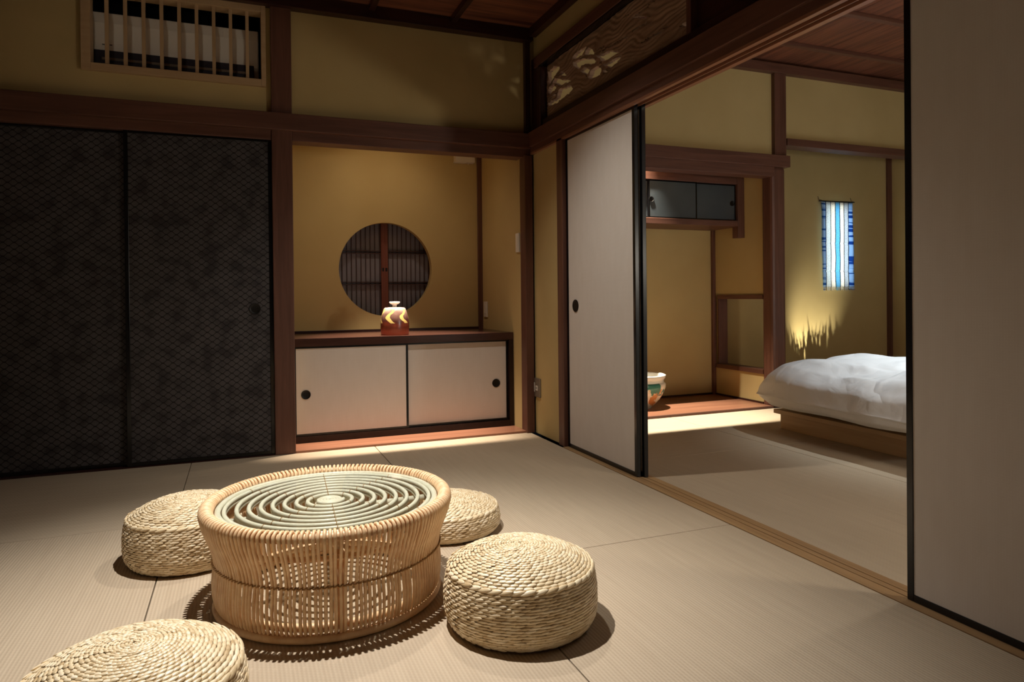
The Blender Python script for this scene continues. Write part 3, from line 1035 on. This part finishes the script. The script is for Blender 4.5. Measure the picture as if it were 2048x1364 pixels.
TR, TZ, TA = 0.3335, 0.2715, 0.0165
prof = [(0.305, 0.018), (0.3115, 0.030), (0.3165, 0.055), (0.3175, 0.085), (0.3150, 0.115), (0.3125, 0.140), (0.3150, 0.160), (0.3215, 0.185), (0.3320, 0.212), (0.3430, 0.240)]
for k in range(-1, 9):
    a = PI * (-0.05 + 1.15 * k / 8) if k >= 0 else -0.05 * PI
    if k < 0:
        continue
    prof.append((TR + TA * math.cos(a), TZ + TA * math.sin(a)))
mb = MB()
rnd = random.Random(3)
NC = 160
for i in range(NC):
    a = 2 * PI * i / NC + rnd.uniform(-0.004, 0.004)
    w1_, w2_ = rnd.uniform(-0.006, 0.006), rnd.uniform(-0.004, 0.004)
    pts = []
    for k, (r, z) in enumerate(prof):
        sft = w1_ * math.sin(PI * min(1, z / 0.26)) + w2_ * math.sin(2 * PI * min(1, z / 0.26))
        pts.append(pol(r, a + sft, z))
    mb.tube(pts, 0.0046, 6)
mb.build('cane_sides', MT['rattan'], tb, smooth='all')
MB().ring((TC[0], TC[1], TZ), TR, 0.0122, 120, 12).build('top_rim', MT['rattan'], tb, smooth='all')
MB().ring((TC[0], TC[1], 0.0105), 0.306, 0.0145, 120, 12, 0.0105).build('base_ring', MT['rattan'], tb, smooth='all')
MB().ring((TC[0], TC[1], 0.036), 0.296, 0.010, 96, 10).build('foot_ring', MT['rattan'], tb, smooth='all')
MB().ring((TC[0], TC[1], 0.212), 0.312, 0.0070, 96, 10).build('support_ring', MT['rattan'], tb, smooth='all')
mb = MB()                                                      # twisted binding round the waist
for ph in (0, PI):
    pts = []
    for i in range(NC * 3):
        a = 2 * PI * i / (NC * 3)
        q = a * NC / 2 + ph
        pts.append(pol(0.3125 + 0.0076 * math.cos(q), a, 0.1405 + 0.0022 * math.sin(q)))
    mb.tube(pts, 0.0021, 5, True)
mb.build('waist_binding', MT['tie'], tb, smooth='all')
for k in range(4):
    a = math.radians(-92 + 90 * k)
    mb = MB()
    for s_ in (-0.026, 0.026):
        mb.tube([pol(0.285, a + s_, 0.022), pol(0.285, a + s_, 0.235)], 0.0085, 10)
    mb.build('leg', MT['rattan'], tb, smooth='all')
for a in (math.radians(1.6), math.radians(-93)):
    MB().tube([pol(-0.300, a, 0.2385), pol(0.300, a, 0.2385)], 0.0115, 12).build('crossbar', MT['green_cane'], tb, smooth='all')
MB().ring((TC[0], TC[1], 0.2675), 0.3035, 0.0085, 120, 12).build('inner_ring', MT['green_cane'], tb, smooth='all')
mb = MB()
radii = [0.287, 0.2545, 0.2225, 0.191, 0.159, 0.127, 0.094, 0.063]
for r in radii:
    for z in (0.2672, 0.2565):
        mb.ring((TC[0], TC[1], z), r, 0.0062, 96, 8)
pts = []
for i in range(160):
    q = i / 159
    a = q * 2 * PI * 4
    pts.append(pol(0.004 + 0.034 * q, a, 0.268))
mb.tube(pts, 0.0052, 8)
mb.ring((TC[0], TC[1], 0.258), 0.038, 0.0056, 48, 8)
for r in radii:
    for deg in (87, -93, 42, 138, 222, 318):
        a = math.radians(deg)
        pts = []
        for k in range(9):
            q = 2 * PI * k / 9
            pts.append(pol(r + 0.0072 * math.cos(q), a + 0.0025 / r * math.sin(q * 1.0), 0.262 + 0.0118 * math.sin(q)))
        mb.tube(pts, 0.0013, 5, True, mi=1)
mb.build('ring_top', [MT['green_cane'], MT['tie']], tb, smooth='all')
MB().lathe([(0, 0.2768), (0.3095, 0.2768), (0.3105, 0.2780), (0.3095, 0.2800), (0, 0.2800)], (TC[0], TC[1], 0), 96).build('glass_top', MT['glass'], tb)


# ================================================================== WOVEN STOOLS
def grain(mb, c, ta, wi, no, L, W, T, tone):
    """one plump leaf of straw: length along ta, width along wi, bulging along no"""
    b = len(mb.v)
    n = 6
    rows = (-0.72, -0.36, 0.0, 0.36, 0.72)
    mb.v.append(tuple(c - ta * L * 0.5))
    for q in rows:
        k = (1 - q * q) ** 0.8
        for i in range(n):
            a = 2 * PI * i / n
            mb.v.append(tuple(c + ta * (L * 0.5 * q) + wi * (W * 0.5 * k * math.cos(a)) + no * (T * k * math.sin(a))))
    mb.v.append(tuple(c + ta * L * 0.5))
    e = len(mb.v) - 1
    for i in range(n):
        j = (i + 1) % n
        mb.f.append((b, b + 1 + j, b + 1 + i))
        for r in range(4):
            mb.f.append((b + 1 + r * n + i, b + 1 + r * n + j, b + 1 + (r + 1) * n + j, b + 1 + (r + 1) * n + i))
        mb.f.append((b + 1 + 4 * n + i, b + 1 + 4 * n + j, e))
        mb.mi += [0] * 6
    mb.tone += [tone] * (e - b + 1)


def weave(mb, rings, rnd, slant, flat=1.0):
    """rings: list of (r, z, nr, nz, count, pitch)"""
    for ri, (r, z, nr, nz, cnt, pitch) in enumerate(rings):
        off = (ri % 2) * 0.5
        for i in range(cnt):
            a = 2 * PI * (i + off) / cnt + rnd.uniform(-0.012, 0.012)
            ca, sa = math.cos(a), math.sin(a)
            no = Vector((ca * nr, sa * nr, nz)).normalized()
            ta = Vector((-sa, ca, 0))
            wi = no.cross(ta)
            sl = slant + rnd.uniform(-0.05, 0.05)
            ta2 = (ta * math.cos(sl) + wi * math.sin(sl) + no * 0.10).normalized()
            wi2 = no.cross(ta2).normalized()
            L = 2 * PI * r / cnt * 1.62
            grain(mb, Vector((r * ca, r * sa, z)) + no * (rnd.uniform(-0.0006, 0.0008) + (0.0007 if (i + ri) % 2 else 0)), ta2, wi2, no, L, pitch * 1.30, min(pitch * 0.46, 0.0034) * flat, min(1, max(0, rnd.gauss(0.5, 0.22))))


def make_stool(label, H, crease, Rm, seed, loc):
    rnd = random.Random(seed)
    st = thing('woven_stool', label, 'stool', (0, 0, 0), 'woven straw stools around the rattan table')
    dome = H - crease
    # top
    top = MB()
    Rc = Rm - 0.010

    def ztop(r):
        return crease + dome * (1 - (r / Rc) ** 2.6)
    body = [(Rc - 0.004, crease - 0.006)] + [(Rc * (1 - k / 10), ztop(Rc * (1 - k / 10)) - 0.004) for k in range(1, 11)]
    top.lathe(body, (0, 0, 0), 64)
    top.tone += [0.05] * len(top.v)
    rings = []
    r = Rc
    while r > 0.004:
        pitch = 0.0080 if r > 0.05 else 0.0066
        sl = dome * 2.6 * (r / Rc) ** 1.6 / Rc
        cnt = 52 if r > 0.055 else (26 if r > 0.022 else 13)
        rings.append((r, ztop(r), sl, 1.0, cnt, pitch))
        r -= pitch
    weave(top, rings, rnd, 0.07, 0.72)
    top.build('woven_top', MT['straw'], st, smooth='all')
    # sides
    side = MB()
    n = 16
    pr = []
    for k in range(n + 1):
        q = k / n
        z = crease * (1 - q)
        if q < 0.62:
            rr = Rc + 0.010 * math.sin(PI * 0.5 * min(1, q / 0.45)) ** 0.8
        else:
            u_ = (q - 0.62) / 0.38
            rr = Rc + 0.010 - 0.040 * (1 - math.sqrt(max(0, 1 - u_ * u_)))
        pr.append((rr, z))
    side.lathe([(rr - 0.004, z) for rr, z in pr] + [(0, 0.0)], (0, 0, 0), 64)
    side.tone += [0.05] * len(side.v)
    rings = []
    z = crease - 0.003
    while z > 0.005:
        q = n * (1 - z / crease)
        k = min(n - 1, int(q))
        f_ = q - k
        rr = pr[k][0] * (1 - f_) + pr[k + 1][0] * f_
        dr = pr[k + 1][0] - pr[k][0]
        dz = pr[k + 1][1] - pr[k][1]
        ln = math.hypot(dr, dz)
        rings.append((rr, z, -dz / ln, dr / ln, 54, 0.0071))
        z -= 0.0071 * abs(dz / ln) if abs(dz / ln) > 0.4 else 0.0035
    weave(side, rings, rnd, 0.13)
    side.build('woven_sides', MT['straw'], st, smooth='all')
    rim = MB()
    weave(rim, [(Rc + 0.002, crease + 0.001, 0.75, 0.66, 44, 0.0098)], rnd, 0.16, 0.85)
    rim.build('braided_rim', MT['straw'], st, smooth='all')
    st.location = loc
    return st


def copy_stool(src, label, loc, rz):
    r = src.copy()
    COL.objects.link(r)
    r.location, r.rotation_euler = loc, (0, 0, rz)
    r['label'] = label
    for ch in src.children:
        c = ch.copy()
        COL.objects.link(c)
        c.parent = r
    return r


st0 = make_stool('round woven straw stool right of the table, fully in view with crisp rim', 0.203, 0.150, 0.2005, 5, (0.684, 1.687, 0))
copy_stool(st0, 'round woven straw stool left behind the table, partly hidden by it', (-0.162, 2.529, 0), 1.9)
copy_stool(st0, 'nearest woven straw stool, cut off by the bottom left of the picture', (-0.197, 1.486, 0), 3.7)
make_stool('flat woven straw stool behind the table at its right, mostly hidden', 0.121, 0.084, 0.2035, 11, (0.698, 2.465, 0))

# ================================================================== HANGING CABINET
hc = thing('hanging_cabinet', 'small hanging cabinet with dark slate sliding doors in the bedroom recess', 'cabinet', (3.24, 4.40, 1.39))
hx0 = 2.40
MB().box(hx0, 3.70, 4.375, YT - 0.02, 1.393, 1.437).build('bottom_shelf', MT['wood_x'], hc, bevel=0.002)
mb = MB()
mb.box(hx0, 3.70, 4.42, YT - 0.02, 1.437, 1.80)
mb.build('carcass', MT['shadow'], hc)
MB().box(hx0, 3.66, 4.378, 4.42, 1.724, 1.795).build('top_rail', MT['wood_x'], hc, bevel=0.002)
MB().box(3.657, 3.721, 4.372, 4.44, 1.303, 1.80).build('end_stile', MT['wood_z'], hc, bevel=0.002)
for a0, a1, f0, px in ((2.84, 3.278, 4.384, 2.866), (3.258, 3.657, 4.398, 3.622), (hx0, 2.852, 4.398, None)):
    dr = MB().box(a0 + 0.004, a1 - 0.004, f0 + 0.001, f0 + 0.011, 1.441, 1.722).build('door', MT['silver_paper'], hc)
    fm = MB()
    fm.box(a0, a0 + 0.012, f0, f0 + 0.012, 1.437, 1.724).box(a1 - 0.012, a1, f0, f0 + 0.012, 1.437, 1.724)
    fm.box(a0 + 0.012, a1 - 0.012, f0, f0 + 0.012, 1.437, 1.447).box(a0 + 0.012, a1 - 0.012, f0, f0 + 0.012, 1.713, 1.724)
    fm.build('door_frame', MT['lacquer'], dr, origin=(3.24, 4.40, 1.39))
    if px:
        p = finger_pull(hc, 1, (px, f0 + 0.001, 1.575), 0.021)
        p.parent = dr

# ceramic bowl on the boards
bc = (2.775, 4.43, 0.016)
bw = thing('ceramic_bowl', 'large painted ceramic bowl on the recess boards, half hidden by the door', 'bowl', bc)
MB().lathe([(0, 0), (0.088, 0), (0.092, 0.010), (0.105, 0.018), (0.150, 0.065), (0.180, 0.115), (0.194, 0.155), (0.196, 0.180), (0.190, 0.190), (0.182, 0.194)], bc).build('body', MT['bowl_glaze'], bw, smooth=True)
MB().lathe([(0.182, 0.193), (0.181, 0.212), (0.190, 0.222), (0.197, 0.234), (0.196, 0.246), (0.188, 0.250), (0.172, 0.246), (0.165, 0.225), (0.172, 0.18), (0.15, 0.09), (0.08, 0.03), (0, 0.025)], bc).build('rim', MT['white_glaze'], bw, smooth=True)

# ================================================================== WALL HANGING
TY = 4.735
hx, hz0, hz1 = 5.083, 0.913, 1.690
wh = thing('wall_hanging', 'bright blue and white striped cloth hanging on the ochre bedroom wall', 'wall hanging', (hx, TY, 0.885))
mb = MB()
NX_, NZ_ = 30, 70
for j in range(NZ_ + 1):
    q = j / NZ_
    z = hz0 + (hz1 - hz0) * q
    for i in range(NX_ + 1):
        p = i / NX_ - 0.5
        wob = 0.004 * noise.noise(Vector((p * 3, z * 9, 2.0)))
        crease = 0.006 * math.exp(-((z - 1.06) / 0.006) ** 2) + 0.005 * math.exp(-((z - 1.31) / 0.006) ** 2)
        sway = 0.016 * (1 - q)
        mb.v.append((hx + p * (0.383 - 0.004 * math.sin(q * 9)) + sway + 0.003 * noise.noise(Vector((z * 14, p, 0))) * (abs(p) * 2), TY + wob + crease, z))
for j in range(NZ_):
    for i in range(NX_):
        a = j * (NX_ + 1) + i
        mb.f.append((a, a + 1, a + NX_ + 2, a + NX_ + 1))
        mb.mi.append(0)
ob = mb.build('cloth', MT['tapestry'], wh, smooth='all')
md = ob.modifiers.new('thickness', 'SOLIDIFY')
md.thickness = 0.0012
mb = MB()
rnd = random.Random(9)
for k in range(46):
    xk = hx - 0.172 + 0.016 + 0.375 * k / 45 - 0.012
    l = rnd.uniform(0.022, 0.034)
    mb.tube([(xk, TY, hz0 + 0.004), (xk + rnd.uniform(-0.004, 0.004), TY, hz0 - l)], rnd.uniform(0.0014, 0.0026), 5)
mb.build('fringe', MT['tapestry'], wh)
MB().tube([(hx - 0.212, TY, hz1 + 0.003), (hx + 0.212, TY, hz1 + 0.006)], 0.0055, 10).build('rod', MT['iron'], wh)
for sx in (-0.197, 0.197):
    MB().tube([(hx + sx, TY, hz1 - 0.004), (hx + sx + 0.006, TY - 0.004, hz1 + 0.012), (hx + sx, TY + 0.02, hz1 + 0.02), (hx + sx, YT, hz1 + 0.05)], 0.002, 6).build('hook', MT['grey_plate'], wh, smooth='all')

# ================================================================== BED
bd = thing('bed_platform', 'low pale wooden bed platform behind the sill', 'bed', (4.0, 2.3, 0))
MB().box(3.156, 5.05, 1.10, 3.452, 0.098, 0.124).build('slab', MT['hinoki_y'], bd, bevel=0.002)
MB().box(3.187, 5.02, 1.13, 3.425, 0.0, 0.098).build('base', MT['hinoki_y'], bd, bevel=0.002)
mt = MB().box(3.186, 4.90, 1.24, 3.36, 0.1245, 0.290).build('mattress', MT['sheet'], bevel=0.05, seg=6, origin=(4.0, 2.3, 0.124))
for p in mt.data.polygons:
    p.use_smooth = True
tag(mt, 'cream sheeted mattress on the wooden platform', 'mattress')
mb = MB()
DX, DY = 72, 90
dx0, dx1, dy0, dy1 = 2.968, 5.16, 1.0, 3.565


def ease(q):
    s_ = 1 if q >= 0 else -1
    return s_ * (1 - (1 - abs(q)) ** 1.7)


def dprof(d):
    tbl = [(0, 0.24), (0.025, 0.290), (0.07, 0.352), (0.15, 0.412), (0.28, 0.446), (0.56, 0.462), (1.2, 0.466)]
    for (a, za), (b_, zb_) in zip(tbl[:-1], tbl[1:]):
        if d <= b_:
            q = (d - a) / (b_ - a)
            return za + (zb_ - za) * q
    return tbl[-1][1]


def fold(x, y, d):
    k = max(0.0, 1 - d / 0.55)
    n1 = noise.noise(Vector((x * 2.2 + y * 1.1, y * 1.6, 0.0)))
    n2 = noise.noise(Vector((x * 6 - y * 2.5, y * 3.2 + x * 3, 4.0)))
    n3 = noise.noise(Vector((x * 14 + y * 4, y * 11 - x * 5, 9.0)))
    ridge = (1 - abs(n2) * 2)
    return (0.030 * n1 + 0.030 * ridge * n1 + 0.016 * n2 + 0.006 * n3) * (0.30 + 2.3 * k * (1 - 0.35 * k)) - 0.004


ids = {}
for lay in (0, 1):
    for j in range(DY + 1):
        for i in range(DX + 1):
            a, b_ = ease(2 * i / DX - 1), ease(2 * j / DY - 1)
            edge = i in (0, DX) or j in (0, DY)
            if lay == 1 and edge:
                ids[(1, i, j)] = ids[(0, i, j)]
                continue
            ax_ = a * math.sqrt(1 - 0.13 * b_ ** 4)
            by_ = b_ * math.sqrt(1 - 0.13 * a ** 4)
            x = (dx0 + dx1) / 2 + ax_ * (dx1 - dx0) / 2
            y = (dy0 + dy1) / 2 + by_ * (dy1 - dy0) / 2
            ex, ey = (1 - abs(a)) * (dx1 - dx0) / 2, (1 - abs(b_)) * (dy1 - dy0) / 2
            d = -math.log(math.exp(-ex * 22) + math.exp(-ey * 22)) / 22
            d = max(0, d + 0.03 * (1 if min(ex, ey) > 0.01 else 0)) if not edge else 0
            wob = 0.018 * noise.noise(Vector((x * 4, y * 4, 2)))
            if lay == 0:
                z = dprof(d) + fold(x, y, d) * min(1, 0.35 + d * 3)
                if edge:
                    z = 0.228 + 0.03 * noise.noise(Vector((x * 3, y * 3, 8)))
                    x += wob * (1 if i in (0, DX) else 0)
                    y += wob * (1 if j in (0, DY) else 0)
            else:
                z = 0.228 - (0.066 + 0.010 * noise.noise(Vector((x * 4, y * 4, 6)))) * min(1, d / 0.09)
                du = min(ex, ey)
                if du > 0.13:
                    z = z + (0.318 - z) * min(1, (du - 0.13) / 0.03)
            ids[(lay, i, j)] = len(mb.v)
            mb.v.append((x, y, z))
for lay in (0, 1):
    for j in range(DY):
        for i in range(DX):
            q = (ids[(lay, i, j)], ids[(lay, i + 1, j)], ids[(lay, i + 1, j + 1)], ids[(lay, i, j + 1)])
            if len(set(q)) == 4:
                mb.f.append(q if lay == 0 else q[::-1])
                mb.mi.append(0)
dv = mb.build('duvet', MT['cotton'], smooth='all', origin=(4.0, 2.3, 0.3))
md = dv.modifiers.new('smooth surface', 'SUBSURF')
md.levels = md.render_levels = 1
tag(dv, 'puffy white duvet overhanging the low bed', 'duvet')

# low grass clump behind the bed, whose spiky shadow falls on the wall
gp = thing('grass_planter', 'low grass planter behind the bed throwing spiky shadows on the wall', 'plant', (4.69, 4.50, 0.05))
MB().box(4.50, 4.88, 4.475, 4.535, 0.05, 0.12).build('trough', MT['dark_x'], gp, bevel=0.004)
mb = MB()
rnd = random.Random(21)
for k in range(170):
    x = rnd.uniform(4.52, 4.86)
    y = rnd.uniform(4.49, 4.52)
    h = rnd.uniform(0.098, 0.138) + (0.03 if rnd.random() < 0.06 else 0)
    lean = rnd.uniform(-0.02, 0.02)
    mb.tube([(x, y, 0.118), (x + lean * 0.4, y, 0.118 + h * 0.6), (x + lean, y, 0.118 + h)], 0.0032, 5, taper=[1.1, 0.95, 0.05])
mb.build('grass_blades', MT['grass'], gp)
